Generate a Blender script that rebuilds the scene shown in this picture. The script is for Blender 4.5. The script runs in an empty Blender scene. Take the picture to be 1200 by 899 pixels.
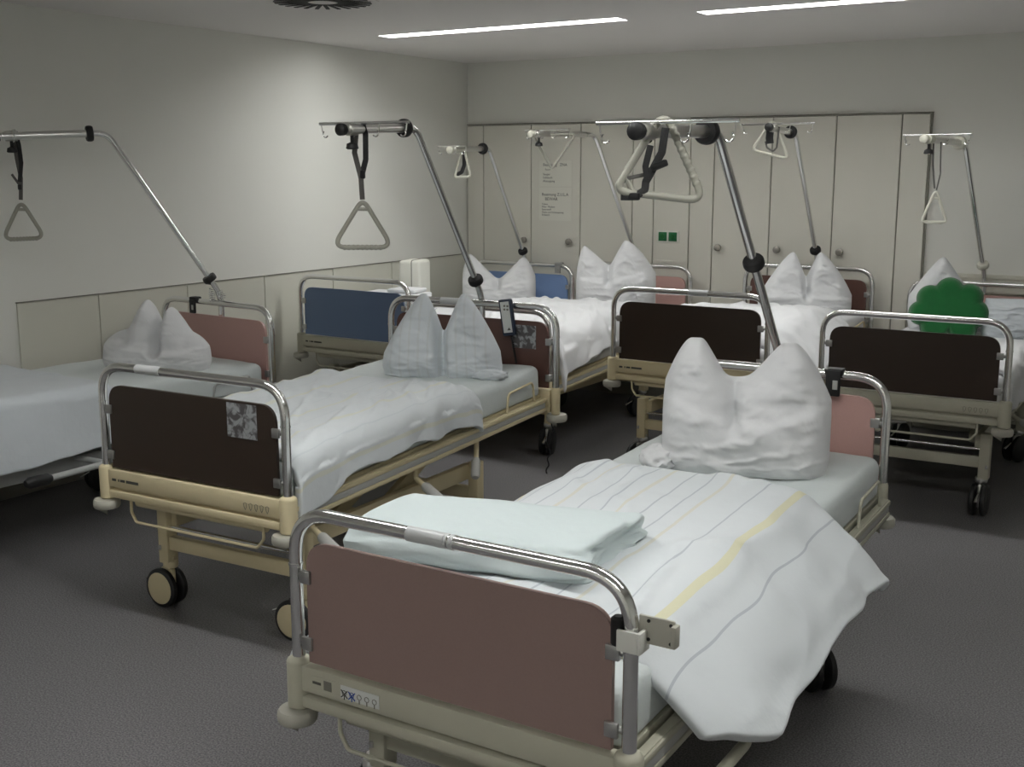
import bpy, bmesh, math, random
from math import sin, cos, pi, radians, sqrt, exp
from mathutils import Vector, Matrix, noise

S = bpy.context.scene
COL = S.collection

# ------------------------------------------------------------------ camera, world, exposure
cam_d = bpy.data.cameras.new('camera')
cam = bpy.data.objects.new('camera', cam_d)
COL.objects.link(cam)
cam_d.sensor_fit = 'HORIZONTAL'
cam_d.sensor_width = 36.0
cam_d.lens = 1359.0 / 1200.0 * 36.0
cam.location = (0.0, 0.0, 1.838)
cam.rotation_euler = (radians(90 - 10.58), 0.0, radians(32.21))
cam_d.clip_start = 0.05
S.camera = cam

w = bpy.data.worlds.new('room_world')
S.world = w
w.use_nodes = True
w.node_tree.nodes['Background'].inputs[0].default_value = (0.5, 0.5, 0.5, 1)
w.node_tree.nodes['Background'].inputs[1].default_value = 0.05

S.view_settings.view_transform = 'Standard'
S.view_settings.look = 'None'
S.view_settings.gamma = 1.0
S.view_settings.use_curve_mapping = False
S.view_settings.exposure = 0.0

LIGHT = 32.0         # emission of the ceiling strips
CEIL_ROWS = [        # (x0, x1, y) of each recessed strip: rows that run across the room
    (-5.09, -3.28, 6.45), (-2.78, -0.97, 6.45),
    (-3.60, -1.80, 2.60), (-1.30, 0.50, 2.60),
    (-3.60, -1.80, -0.60), (-1.30, 0.50, -0.60),  # unseen row behind the camera, added to brighten the faces turned towards it
]

# ------------------------------------------------------------------ materials
def srgb(r, g, b):
    f = lambda c: ((c / 255 + 0.055) / 1.055) ** 2.4 if c / 255 > 0.04045 else c / 255 / 12.92
    return (f(r), f(g), f(b), 1)

def mat(name, col, rough=0.6, metal=0.0, bump=0.0, bscale=60.0, var=0.0, vscale=8.0, emit=None, spec=0.5, sheen=0.0):
    m = bpy.data.materials.new(name)
    m.use_nodes = True
    nt = m.node_tree
    b = nt.nodes['Principled BSDF']
    b.inputs['Base Color'].default_value = col
    b.inputs['Roughness'].default_value = rough
    b.inputs['Metallic'].default_value = metal
    b.inputs['Specular IOR Level'].default_value = spec
    if sheen:
        b.inputs['Sheen Weight'].default_value = sheen
    if emit:
        b.inputs['Emission Color'].default_value = emit[0]
        b.inputs['Emission Strength'].default_value = emit[1]
    tc = nt.nodes.new('ShaderNodeTexCoord')
    if var > 0:
        n = nt.nodes.new('ShaderNodeTexNoise')
        n.inputs['Scale'].default_value = vscale
        n.inputs['Detail'].default_value = 6
        nt.links.new(tc.outputs['Object'], n.inputs['Vector'])
        mx = nt.nodes.new('ShaderNodeMix')
        mx.data_type = 'RGBA'
        mx.inputs['A'].default_value = tuple(c * (1 - var) for c in col[:3]) + (1,)
        mx.inputs['B'].default_value = tuple(min(1, c * (1 + var)) for c in col[:3]) + (1,)
        nt.links.new(n.outputs['Fac'], mx.inputs['Factor'])
        nt.links.new(mx.outputs['Result'], b.inputs['Base Color'])
    if bump > 0:
        n = nt.nodes.new('ShaderNodeTexNoise')
        n.inputs['Scale'].default_value = bscale
        n.inputs['Detail'].default_value = 4
        nt.links.new(tc.outputs['Object'], n.inputs['Vector'])
        bp = nt.nodes.new('ShaderNodeBump')
        bp.inputs['Strength'].default_value = bump
        bp.inputs['Distance'].default_value = 0.01
        nt.links.new(n.outputs['Fac'], bp.inputs['Height'])
        nt.links.new(bp.outputs['Normal'], b.inputs['Normal'])
    return m

def stripe_mat(name, base, stops, axis='X', bump=0.2):
    """woven stripes: stops = list of (position 0-1, half width, colour) along the UV axis"""
    m = mat(name, base, 0.85, bump=bump, bscale=25, sheen=0.2)
    nt = m.node_tree
    b = nt.nodes['Principled BSDF']
    uv = nt.nodes.new('ShaderNodeUVMap')
    sp = nt.nodes.new('ShaderNodeSeparateXYZ')
    nt.links.new(uv.outputs['UV'], sp.inputs[0])
    rp = nt.nodes.new('ShaderNodeValToRGB')
    cr = rp.color_ramp
    cr.interpolation = 'CONSTANT'
    pts = [(0.0, base)]
    for p, h, c in sorted(stops):
        pts.append((p - h, c)); pts.append((p + h, base))
    pts = pts[:32]
    cr.elements[0].position = 0; cr.elements[0].color = base
    cr.elements[1].position = pts[1][0]; cr.elements[1].color = pts[1][1]
    for p, c in pts[2:]:
        e = cr.elements.new(p); e.color = c
    nt.links.new(sp.outputs[axis], rp.inputs['Fac'])
    nt.links.new(rp.outputs['Color'], b.inputs['Base Color'])
    return m

M = {}
M['wall'] = mat('wall_paint', srgb(228, 228, 221), 0.8, bump=0.10, bscale=120)
M['ceiling'] = mat('ceiling_paint', srgb(236, 233, 230), 0.9, bump=0.05, bscale=80)
M['panel'] = mat('wall_panel_grey_cream', srgb(212, 211, 198), 0.45, bump=0.03, bscale=60)
M['door'] = mat('cabinet_laminate', srgb(222, 220, 209), 0.42)
M['joint'] = mat('dark_joint', srgb(134, 132, 122), 0.8)
M['chrome'] = mat('chrome', (0.80, 0.80, 0.79, 1), 0.15, 1.0)
M['chrome_dull'] = mat('chrome_dull', (0.74, 0.73, 0.70, 1), 0.28, 1.0)
M['steel'] = mat('steel_plate', (0.5, 0.5, 0.49, 1), 0.35, 1.0)
M['black'] = mat('black_rubber', srgb(24, 24, 25), 0.5)
M['black_strap'] = mat('black_webbing', srgb(44, 44, 44), 0.8, bump=0.3, bscale=300)
M['grey_strap'] = mat('grey_webbing', srgb(92, 90, 86), 0.8, bump=0.3, bscale=300)
M['handle'] = mat('grip_plastic', srgb(160, 159, 147), 0.45)
M['handle_light'] = mat('grip_plastic_light', srgb(205, 204, 190), 0.4)
M['bumper'] = mat('bumper_grey', srgb(176, 174, 162), 0.5)
M['grip_grey'] = mat('crank_grip_grey', srgb(176, 176, 172), 0.5)
M['pad_dark'] = mat('tyre_dark', srgb(30, 30, 30), 0.45)
M['cream'] = mat('frame_enamel_cream', srgb(212, 199, 162), 0.4, var=0.05, vscale=5)
M['greige'] = mat('frame_enamel_greige', srgb(182, 180, 162), 0.4, var=0.05, vscale=5)
M['greywhite'] = mat('frame_enamel_grey', srgb(176, 178, 176), 0.4, var=0.05, vscale=5)
M['brown'] = mat('laminate_dark_brown', srgb(50, 38, 29), 0.38, var=0.1, vscale=220)
M['brown2'] = mat('laminate_red_brown', srgb(92, 64, 56), 0.38, var=0.1, vscale=220)
M['pink'] = mat('laminate_old_pink', srgb(186, 150, 143), 0.45, var=0.06, vscale=220)
M['pink_shaded'] = mat('laminate_pink_shaded', srgb(142, 119, 113), 0.45, var=0.06, vscale=220)  # the pink laminate again, with the footboard's shade put into a darker colour
M['blue'] = mat('laminate_blue', srgb(104, 126, 160), 0.45, var=0.06, vscale=220)
M['blue_light'] = mat('laminate_light_blue', srgb(122, 148, 190), 0.45, var=0.06, vscale=220)
M['sheet'] = mat('sheet_pale_green_white', srgb(208, 215, 214), 0.85, bump=0.15, bscale=30, sheen=0.2)
M['linen'] = mat('linen_white', srgb(222, 223, 224), 0.85, bump=0.2, bscale=30, sheen=0.2)
M['linen_cool'] = mat('linen_cool_white', srgb(208, 214, 218), 0.85, bump=0.2, bscale=30, sheen=0.2)
M['roll'] = mat('blanket_cool_white', srgb(206, 217, 217), 0.85, bump=0.2, bscale=30, sheen=0.2)
M['foam'] = mat('foam_cover', srgb(226, 226, 216), 0.7, bump=0.1, bscale=30)
M['green'] = mat('green_plush', srgb(6, 98, 42), 0.95, bump=0.6, bscale=260, sheen=0.3, var=0.15, vscale=25)
M['paper'] = mat('notice_paper', srgb(228, 227, 216), 0.7)
M['ink'] = mat('printed_ink', srgb(74, 74, 68), 0.8)
M['ink_soft'] = mat('printed_ink_soft', srgb(120, 118, 108), 0.8)
M['ink_blue'] = mat('printed_ink_blue', srgb(40, 70, 150), 0.8)
M['label'] = mat('label_white', srgb(210, 212, 208), 0.5)
M['rail_band'] = mat('tape_shine_band', srgb(198, 200, 200), 0.35)
M['socket_green'] = mat('socket_green', srgb(14, 104, 58), 0.4)
M['white_plastic'] = mat('white_plastic', srgb(226, 226, 218), 0.4)
M['navy'] = mat('handset_navy', srgb(38, 48, 66), 0.4)
M['knob'] = mat('knob_metal', (0.35, 0.33, 0.30, 1), 0.4, 1.0)
M['diffuser'] = mat('strip_diffuser', (0.9, 0.9, 0.9, 1), 0.5, emit=((0.995, 1.0, 0.985, 1), LIGHT))
M['slot'] = mat('vent_slot_black', srgb(14, 14, 14), 0.7)

def sticker_mat():
    m = mat('worn_sticker', srgb(150, 150, 150), 0.6)
    nt = m.node_tree; b = nt.nodes['Principled BSDF']
    tc = nt.nodes.new('ShaderNodeTexCoord')
    n = nt.nodes.new('ShaderNodeTexNoise'); n.inputs['Scale'].default_value = 30; n.inputs['Detail'].default_value = 8
    n.inputs['Distortion'].default_value = 0.9
    nt.links.new(tc.outputs['Object'], n.inputs['Vector'])
    r = nt.nodes.new('ShaderNodeValToRGB')
    r.color_ramp.elements[0].position = 0.42; r.color_ramp.elements[0].color = srgb(84, 82, 82)
    r.color_ramp.elements[1].position = 0.56; r.color_ramp.elements[1].color = srgb(160, 163, 165)
    nt.links.new(n.outputs['Fac'], r.inputs['Fac'])
    nt.links.new(r.outputs['Color'], b.inputs['Base Color'])
    return m
M['sticker'] = sticker_mat()

def floor_mat():
    m = mat('speckled_vinyl', srgb(92, 90, 88), 0.42, spec=0.35)
    nt = m.node_tree; b = nt.nodes['Principled BSDF']
    tc = nt.nodes.new('ShaderNodeTexCoord')
    n = nt.nodes.new('ShaderNodeTexNoise'); n.inputs['Scale'].default_value = 160; n.inputs['Detail'].default_value = 3
    nt.links.new(tc.outputs['Object'], n.inputs['Vector'])
    r = nt.nodes.new('ShaderNodeValToRGB')
    e = r.color_ramp.elements
    e[0].position = 0.36; e[0].color = srgb(82, 81, 83)
    e[1].position = 0.64; e[1].color = srgb(132, 130, 131)
    nt.links.new(n.outputs['Fac'], r.inputs['Fac'])
    nt.links.new(r.outputs['Color'], b.inputs['Base Color'])
    n2 = nt.nodes.new('ShaderNodeTexNoise'); n2.inputs['Scale'].default_value = 1.5
    nt.links.new(tc.outputs['Object'], n2.inputs['Vector'])
    mr = nt.nodes.new('ShaderNodeMapRange')
    mr.inputs['To Min'].default_value = 0.35; mr.inputs['To Max'].default_value = 0.55
    nt.links.new(n2.outputs['Fac'], mr.inputs['Value'])
    nt.links.new(mr.outputs['Result'], b.inputs['Roughness'])
    return m
M['floor'] = floor_mat()

# ------------------------------------------------------------------ mesh helpers
class MB:
    def __init__(self):
        self.bm = bmesh.new()

    def box(self, c, s, bev=0.0, rot=None, seg=2):
        t = bmesh.new()
        bmesh.ops.create_cube(t, size=1.0)
        for v in t.verts:
            v.co = Vector((v.co.x * s[0], v.co.y * s[1], v.co.z * s[2]))
        if bev > 0:
            bmesh.ops.bevel(t, geom=list(t.edges), offset=min(bev, min(s) * 0.49), segments=seg, profile=0.5, affect='EDGES')
        self._merge(t, Matrix.Translation(Vector(c)) @ (rot if rot is not None else Matrix.Identity(4)))
        return self

    def _merge(self, t, mtx):
        t.verts.index_update()
        vs = [self.bm.verts.new(mtx @ v.co) for v in t.verts]
        for f in t.faces:
            try:
                self.bm.faces.new([vs[v.index] for v in f.verts])
            except ValueError:
                pass
        t.free()

    def bar(self, a, b, w, h, bev=0.004):
        """box bar from a to b, width w (sideways), height h"""
        a = Vector(a); b = Vector(b); d = b - a; L = d.length
        q = d.to_track_quat('Y', 'Z').to_matrix().to_4x4()
        return self.box((a + b) / 2, (w, L, h), bev, q)

    def tube(self, path, r, seg=12, closed=False, cap=True, flat=1.0, up=None):
        pts = [Vector(p) for p in path]
        n = len(pts)
        rings = []
        tang = []
        for i in range(n):
            if closed:
                t = pts[(i + 1) % n] - pts[(i - 1) % n]
            else:
                t = pts[min(i + 1, n - 1)] - pts[max(i - 1, 0)]
            tang.append(t.normalized())
        ref = Vector(up) if up else (Vector((0, 0, 1)) if abs(tang[0].z) < 0.9 else Vector((0, 1, 0)))
        N = (ref - tang[0] * ref.dot(tang[0])).normalized()
        for i in range(n):
            t = tang[i]
            N = N - t * N.dot(t)
            if N.length < 1e-6:
                N = t.orthogonal()
            N.normalize()
            B = t.cross(N)
            rr = r[i] if isinstance(r, (list, tuple)) else r
            rings.append([self.bm.verts.new(pts[i] + (N * cos(2 * pi * k / seg) * flat + B * sin(2 * pi * k / seg)) * rr) for k in range(seg)])
        m = n if closed else n - 1
        for i in range(m):
            A = rings[i]; Bq = rings[(i + 1) % n]
            for k in range(seg):
                self.bm.faces.new([A[k], A[(k + 1) % seg], Bq[(k + 1) % seg], Bq[k]])
        if cap and not closed:
            self.bm.faces.new(list(reversed(rings[0]))); self.bm.faces.new(rings[-1])
        return self

    def cyl(self, a, b, r, seg=16, r2=None):
        return self.tube([a, b], [r, r if r2 is None else r2], seg)

    def disc(self, c, axis, r, h, seg=24, bev=0.3):
        """rounded disc of radius r, thickness h around axis"""
        a = Vector(axis).normalized(); c = Vector(c)
        prof = [(-0.5, 0.6), (-0.5, 1 - bev * 0.35), (-0.3, 0.985), (0, 1.0), (0.3, 0.985), (0.5, 1 - bev * 0.35), (0.5, 0.6)]
        return self.tube([c + a * h * p for p, _ in prof], [r * q for _, q in prof], seg)

    def prism(self, outline, d, thick):
        """outline: list of Vector; extruded by vector d*thick, centred"""
        d = Vector(d).normalized() * thick / 2
        a = [self.bm.verts.new(Vector(p) - d) for p in outline]
        b = [self.bm.verts.new(Vector(p) + d) for p in outline]
        n = len(a)
        self.bm.faces.new(a); self.bm.faces.new(list(reversed(b)))
        for i in range(n):
            self.bm.faces.new([a[(i + 1) % n], a[i], b[i], b[(i + 1) % n]])
        return self

    def mesh(self, name, m, smooth=True, ang=40):
        bmesh.ops.recalc_face_normals(self.bm, faces=list(self.bm.faces))
        me = bpy.data.meshes.new(name)
        self.bm.to_mesh(me); self.bm.free()
        me.materials.append(m)
        if smooth:
            for p in me.polygons: p.use_smooth = True
            me.set_sharp_from_angle(angle=radians(ang))
        return me

    def build(self, name, m, parent=None, smooth=True, ang=40, **props):
        me = self.mesh(name, m, smooth, ang)
        o = bpy.data.objects.new(name, me)
        COL.objects.link(o)
        if parent is not None: o.parent = parent
        for k, v in props.items(): o[k] = v
        return o

def empty(name, loc, rz, label, cat, group=None):
    o = bpy.data.objects.new(name, None)
    COL.objects.link(o)
    o.empty_display_size = 0.1
    o.location = loc; o.rotation_euler = (0, 0, rz)
    o['label'] = label; o['category'] = cat
    if group: o['group'] = group
    return o

def tag(o, label, cat, group=None):
    o['label'] = label; o['category'] = cat
    if group: o['group'] = group
    return o

def fillet(pts, rad, n=6, closed=False):
    """round the corners of a polyline"""
    P = [Vector(p) for p in pts]
    out = []
    N = len(P)
    for i in range(N):
        if not closed and i in (0, N - 1):
            out.append(P[i]); continue
        a = P[(i - 1) % N]; b = P[i]; c = P[(i + 1) % N]
        u = (a - b); v = (c - b)
        r = rad[i] if isinstance(rad, (list, tuple)) else rad
        ang = u.angle(v)
        if abs(ang - pi) < 0.02 or r <= 0:
            out.append(b); continue
        d = min(r / math.tan(ang / 2), u.length * 0.48, v.length * 0.48)
        p0 = b + u.normalized() * d; p1 = b + v.normalized() * d
        for k in range(n + 1):
            t = k / n
            out.append((1 - t) ** 2 * p0 + 2 * t * (1 - t) * b + t * t * p1)
    return out

def recentre(o, centre, loc, rz):
    """mesh built in bed coordinates: move its origin to `centre` (bed coordinates) and place it in the world"""
    c = Vector(centre)
    o.data.transform(Matrix.Translation(-c))
    R = Matrix.Rotation(rz, 4, 'Z')
    o.location = Vector(loc) + (R @ c)
    o.rotation_euler = (0, 0, rz)

def fbm(x, y, z, o=3):
    return noise.fractal(Vector((x, y, z)), 1.0, 2.0, o)

def ridge(v):
    return 1 - abs(v) * 2.2

# ------------------------------------------------------------------ room
XL, XR, YF, YB, HC, HW = -5.763, 1.9, -1.6, 8.429, 2.706, 1.09

def struct(name, mb, m, parent=None, smooth=False):
    o = mb.build(name, m, parent, smooth)
    if parent is None: o['kind'] = 'structure'
    return o

struct('floor', MB().box(((XL + XR) / 2, (YF + YB) / 2, -0.05), (XR - XL + .4, YB - YF + .4, 0.1)), M['floor'])
wl = struct('wall_left', MB().box((XL - 0.1, (YF + YB) / 2, HC / 2), (0.2, YB - YF + .4, HC)), M['wall'])
wb = struct('wall_back', MB().box(((XL + XR) / 2, YB + 0.11, HC / 2), (XR - XL, 0.2, HC)), M['wall'])
struct('wall_right', MB().box((XR + 0.1, (YF + YB) / 2, HC / 2), (0.2, YB - YF + .4, HC)), M['wall'])
struct('wall_front', MB().box(((XL + XR) / 2, YF - 0.1, HC / 2), (XR - XL, 0.2, HC)), M['wall'])

# ceiling with real openings for the strips: built from slabs around each row
mb = MB()
ys = sorted(set(r[2] for r in CEIL_ROWS))
LW = 0.15
prev = YF - .2
for y in ys:
    mb.box(((XL + XR) / 2, (prev + y - LW / 2) / 2, HC + 0.06), (XR - XL + .4, y - LW / 2 - prev, 0.12))
    xs = XL - .2
    for (x0, x1, yy) in sorted(r for r in CEIL_ROWS if r[2] == y):
        mb.box(((xs + x0) / 2, y, HC + 0.06), (x0 - xs, LW, 0.12)); xs = x1
    mb.box(((xs + XR + .2) / 2, y, HC + 0.06), (XR + .2 - xs, LW, 0.12))
    prev = y + LW / 2
mb.box(((XL + XR) / 2, (prev + YB + .2) / 2, HC + 0.06), (XR - XL + .4, YB + .2 - prev, 0.12))
struct('ceiling', mb, M['ceiling'])

LL = ['left one of the two glowing recessed strip lights above the back beds', 'right one of the two glowing recessed strip lights, cut by the top of the photo',
      'recessed strip light over the front beds, left of its pair', 'recessed strip light over the front beds, right of its pair',
      'unseen recessed strip light added behind the camera, left of its pair', 'unseen recessed strip light added behind the camera, right of its pair']
for (x0, x1, y), lab in zip(CEIL_ROWS, LL):
    e = empty('ceiling_light', ((x0 + x1) / 2, y, HC), 0, lab, 'light', 'recessed ceiling strip lights')
    L = x1 - x0
    MB().box((0, 0, 0.045), (L - .002, LW - .002, 0.006)).build('diffuser', M['diffuser'], e, False)
    fr = MB()
    for s in (-1, 1):
        fr.box((0, s * (LW / 2 - .002), 0.03), (L - .001, 0.003, 0.06))
        fr.box((s * (L / 2 - .002), 0, 0.03), (0.003, LW - .001, 0.06))
    fr.build('frame', M['ceiling'], e, False)

# round swirl vent
e = empty('ceiling_vent', (-4.29, 4.917, HC), 0, 'round ceiling air vent with a ring of black radial slots', 'vent')
MB().cyl((0, 0, -0.006), (0, 0, 0), 0.30, 48).build('face_plate', M['ceiling'], e)
sl = MB().box((0.170, 0, -0.008), (0.18, 0.021, 0.003)).mesh('slot', M['slot'], False)
for k in range(26):
    o = bpy.data.objects.new('slot', sl); COL.objects.link(o); o.parent = e
    o.rotation_euler = (0, 0, 2 * pi * k / 26)

# left wainscot: cream grey panels with thin joints, each a piece of the wall
yb = [3.962, 4.511, 5.20, 5.90, 6.62, 7.33, YB - 0.02]
for y0, y1 in zip(yb[:-1], yb[1:]):
    MB().box((XL + 0.006, (y0 + y1) / 2, 0.10 + (HW - 0.10) / 2), (0.012, y1 - y0 - 0.008, HW - 0.10), 0.002).build('wall_panel', M['panel'], wl, False)
struct('trim_1', MB().box((XL + 0.009, (3.962 + YB) / 2, HW + 0.004), (0.018, YB - 3.962, 0.004)), M['joint'])
struct('baseboard_left', MB().box((XL + 0.008, (YF + YB) / 2, 0.05), (0.016, YB - YF, 0.09), 0.003), M['joint'])
# right of the cupboards the wainscot goes on along the back wall
for x0, x1 in ((-1.895, -1.2), (-1.2, -0.5), (-0.5, 0.2), (0.2, 0.9), (0.9, 1.6)):
    MB().box(((x0 + x1) / 2, YB + 0.003, 0.10 + (HW - 0.10) / 2), (x1 - x0 - 0.008, 0.014, HW - 0.10), 0.002).build('wall_panel', M['panel'], wb, False)
struct('trim_2', MB().box(((-1.895 + XR) / 2, YB, HW + 0.012), (XR + 1.895, 0.022, 0.03), .002), M['panel'])
struct('baseboard_back', MB().box(((-1.9 + XR) / 2, YB, 0.05), (XR + 1.9, 0.02, 0.09), 0.003), M['joint'])

# built-in cupboards along the back wall
FY = YB - 0.01   # plane of the door faces
def leaf(x0, x1, z0, z1, lab, knob=None, grp='built-in cupboard doors on the back wall'):
    e = empty('cabinet', ((x0 + x1) / 2, FY, 0), 0, lab, 'cabinet', grp)
    W = x1 - x0
    MB().box((0, 0.008, (z0 + z1) / 2), (W, 0.004, z1 - z0)).build('carcass', M['joint'], e, False)
    d = MB().box((0, 0.0, (z0 + z1) / 2), (W - 0.009, 0.02, z1 - z0 - 0.009), 0.0015, seg=1).build('door', M['door'], e, False)
    if knob is not None:
        k = knob - (x0 + x1) / 2
        MB().tube([(k, -0.008, 1.232), (k, -0.03, 1.232), (k, -0.035, 1.232), (k, -0.055, 1.232), (k, -0.06, 1.232)],
                  [0.009, 0.009, 0.026, 0.026, 0.018], 18).build('knob', M['knob'], d)
    return e
TOP = 2.185
leaf(-5.755, -5.586, 0.1, TOP, 'narrow blank filler panel in the corner, left end of the back cupboards')
leaf(-5.586, -5.109, 0.1, TOP, 'cupboard door in the corner, behind the pole over the blue bed', -5.16)
leaf(-5.109, -4.638, 0.1, TOP, 'cupboard door with two paper notices taped on it', -4.727)
leaf(-4.638, -4.167, 0.1, TOP, 'cupboard door just right of the door with notices')
leaf(-4.167, -3.981, 0.1, TOP, 'narrow cupboard panel left of the green sockets')
soc = leaf(-3.981, -3.676, 0.1, TOP, 'narrow cupboard panel carrying the two green wall sockets')
leaf(-3.676, -3.481, 0.1, TOP + .015, 'narrow cupboard panel right of the green sockets')
leaf(-3.481, -3.029, 0.1, TOP + .015, 'knobbed cupboard door behind the pole of the front bed', -3.419)
leaf(-3.029, -2.557, 0.1, TOP + .015, 'cupboard door behind the left pillow ear of the back brown bed', -2.952)
leaf(-2.557, -2.100, 0.1, TOP + .015, 'widest-looking knobbed cupboard door above the right end of the back brown headboard', -2.483)
leaf(-2.100, -1.909, 0.1, TOP + .015, 'narrow blank filler panel closing the right end of the back cupboards')
struct('trim_3', MB().box(((-5.755 - 3.68) / 2, FY + .002, TOP + 0.008), (2.075, 0.0215, 0.006)), M['joint'])
struct('trim_4', MB().box(((-3.68 - 1.9) / 2, FY + .002, TOP + 0.022), (1.79, 0.0215, 0.006)), M['joint'])
struct('trim_5', MB().box((-1.903, FY + .002, (TOP + 0.1) / 2 + .01), (0.008, 0.0215, TOP - 0.08)), M['joint'])
struct('trim_6', MB().box(((-5.755 - 1.909) / 2, FY + .003, 0.05), (3.846, 0.02, 0.1)), M['joint'])
struct('trim_7', MB().box((-3.83, FY - .004, 1.105), (0.27, 0.022, 0.02), 0.002), M['door'])

e = empty('wall_socket', (-3.848, FY - 0.010, 1.30), 0, 'double wall socket with two green inserts in a white frame', 'socket')
MB().box((0, -0.004, 0), (0.185, 0.008, 0.094), 0.003).build('frame', M['white_plastic'], e)
for sx in (-.043, .043):
    g = MB().box((sx, -0.009, 0), (0.07, 0.008, 0.07), 0.003).build('insert', M['socket_green'], e)
    MB().cyl((sx, -0.0165, 0), (sx, -0.0128, 0), 0.019, 18).build('recess', M['green'], g)

def text_mesh(txt, size, m, parent, loc, rot=(pi / 2, 0, 0), name='lettering', ext=0.0003, align='LEFT'):
    cu = bpy.data.curves.new('t', 'FONT'); cu.body = txt; cu.size = size; cu.extrude = ext; cu.align_x = align
    cu.resolution_u = 2
    ob = bpy.data.objects.new('t', cu); COL.objects.link(ob)
    me = bpy.data.meshes.new_from_object(ob.evaluated_get(bpy.context.evaluated_depsgraph_get()))
    bpy.data.objects.remove(ob); bpy.data.curves.remove(cu)
    me.materials.clear(); me.materials.append(m)
    o = bpy.data.objects.new(name, me); COL.objects.link(o); o.parent = parent
    o.location = loc; o.rotation_euler = rot
    return o

def notice(x, z, wd, ht, lab, lines):
    e = empty('paper_notice', (x, FY - 0.0105, z), 0, lab, 'notice', 'paper notices on the cupboard door')
    MB().box((0, -0.0008, 0), (wd, 0.0012, ht)).build('sheet', M['paper'], e, False)
    for t, s, lx, lz, m in lines:
        text_mesh(t, s, M[m], e, (lx, -0.0018, lz))
    return e
notice(-4.872, 1.785, 0.31, 0.21, 'upper of the two paper notices on the cupboard door',
       [('Beatmung   ZNA', .033, -.12, .060, 'ink'), ('Raum', .022, -.10, .025, 'ink_soft'),
        ('Sauger', .026, -.12, -.015, 'ink'), ('Schlauch', .026, -.12, -.042, 'ink'), ('Absaugung', .026, -.12, -.070, 'ink')])
notice(-4.872, 1.535, 0.31, 0.27, 'lower of the two paper notices, with the larger heading',
       [('Beatmung Z.U.L.A', .034, -.13, .068, 'ink'), ('BEWAR', .036, -.10, .03, 'ink'),
        ('Tuben', .022, -.13, -.008, 'ink'), ('Filter  Masken', .022, -.13, -.030, 'ink'),
        ('Sauerstoff', .022, -.13, -.052, 'ink'), ('Maske und Verlaengerung', .020, -.13, -.074, 'ink'), ('Schlauch', .022, -.13, -.096, 'ink')])

# ------------------------------------------------------------------ beds
BEDS = {
    'A': dict(x=-1.530, y=2.143, a=0.003, z=0.557, W=0.970, L=2.246, H=0.410, dz=0.084, Wh=0.895),
    'B': dict(x=-3.350, y=3.008, a=0.040, z=0.644, W=0.951, L=2.026, H=0.418, dz=0.074, Wh=1.026),
    'C': dict(x=-5.217, y=2.665, a=-0.080, z=0.628, W=0.955, L=2.108, H=0.427, dz=0.005, Wh=0.955),
    'D': dict(x=-5.103, y=6.072, a=-0.014, z=0.680, W=0.964, L=2.138, H=0.410, dz=-0.041, Wh=0.962),
    'E': dict(x=-4.091, y=6.170, a=-0.011, z=0.530, W=0.960, L=2.108, H=0.418, dz=0.128, Wh=0.960),
    'F': dict(x=-2.669, y=6.135, a=0.002, z=0.711, W=0.955, L=2.135, H=0.421, dz=-0.008, Wh=0.945),
    'G': dict(x=-1.436, y=6.232, a=0.018, z=0.656, W=0.953, L=2.088, H=0.409, dz=-0.005, Wh=0.961),
}
def wz(q, v, w):
    return q['z'] + q['dz'] * v / q['L'] + w

def board(bed, q, end, pmat, frame_m, name, sticker=None, rail_band=None):
    """footboard/headboard: chrome arch tube, laminate panel, four clips"""
    v = 0.0 if end == 0 else q['L']
    Wd = q['W'] if end == 0 else q['Wh']
    H = q['H']
    z0 = wz(q, v, 0)
    hw = Wd / 2
    # panel
    pw = hw - 0.042; pt = H - 0.075; r = 0.075
    ol = [(-pw, v, z0 + 0.004), (pw, v, z0 + 0.004), (pw, v, z0 + pt), (-pw, v, z0 + pt)]
    ol = fillet(ol, [0.0, 0.0, r, r], 8, True)
    p = MB().prism(ol, (0, 1, 0), 0.014).build(name, pmat, bed, False)
    # arch
    path = fillet([(-hw, v, z0 - 0.06), (-hw, v, z0 + H), (hw, v, z0 + H), (hw, v, z0 - 0.06)], [0, .125, .125, 0], 12)
    MB().tube(path, 0.0175, 16).build('tube_frame', M['chrome'], p)
    cl = MB()
    for s in (-1, 1):
        cl.cyl((s * hw, v, z0 + H * .64), (s * hw, v, z0 + H * .64 + .006), 0.0195, 16)
    cl.build('joint_ring', M['chrome'], p)
    for s in (-1, 1):
        for wv in (0.055, H * 0.58):
            c = MB().box((s * (pw + 0.002), v - (0.009 if end == 0 else -0.0), z0 + wv), (0.034, 0.012 if end == 0 else 0.026, 0.036), 0.003)
            c.cyl((s * (pw + .010), v, z0 + wv), (s * (hw - .012), v, z0 + wv), 0.009, 10)
            c.build('clip', M['steel'], p)
    if sticker:
        u0, u1, w0, w1 = sticker
        MB().box(((u0 + u1) / 2, v - 0.008, z0 + (w0 + w1) / 2), (u1 - u0, 0.002, w1 - w0)).build('worn_sticker', M['sticker'], p, False)
    if rail_band:
        for (u0, u1) in rail_band:
            t = MB().cyl((u0, v, z0 + H), (u1, v, z0 + H), 0.0188, 18).build('tape_shine_band', M['rail_band'], p)
    return p

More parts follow.
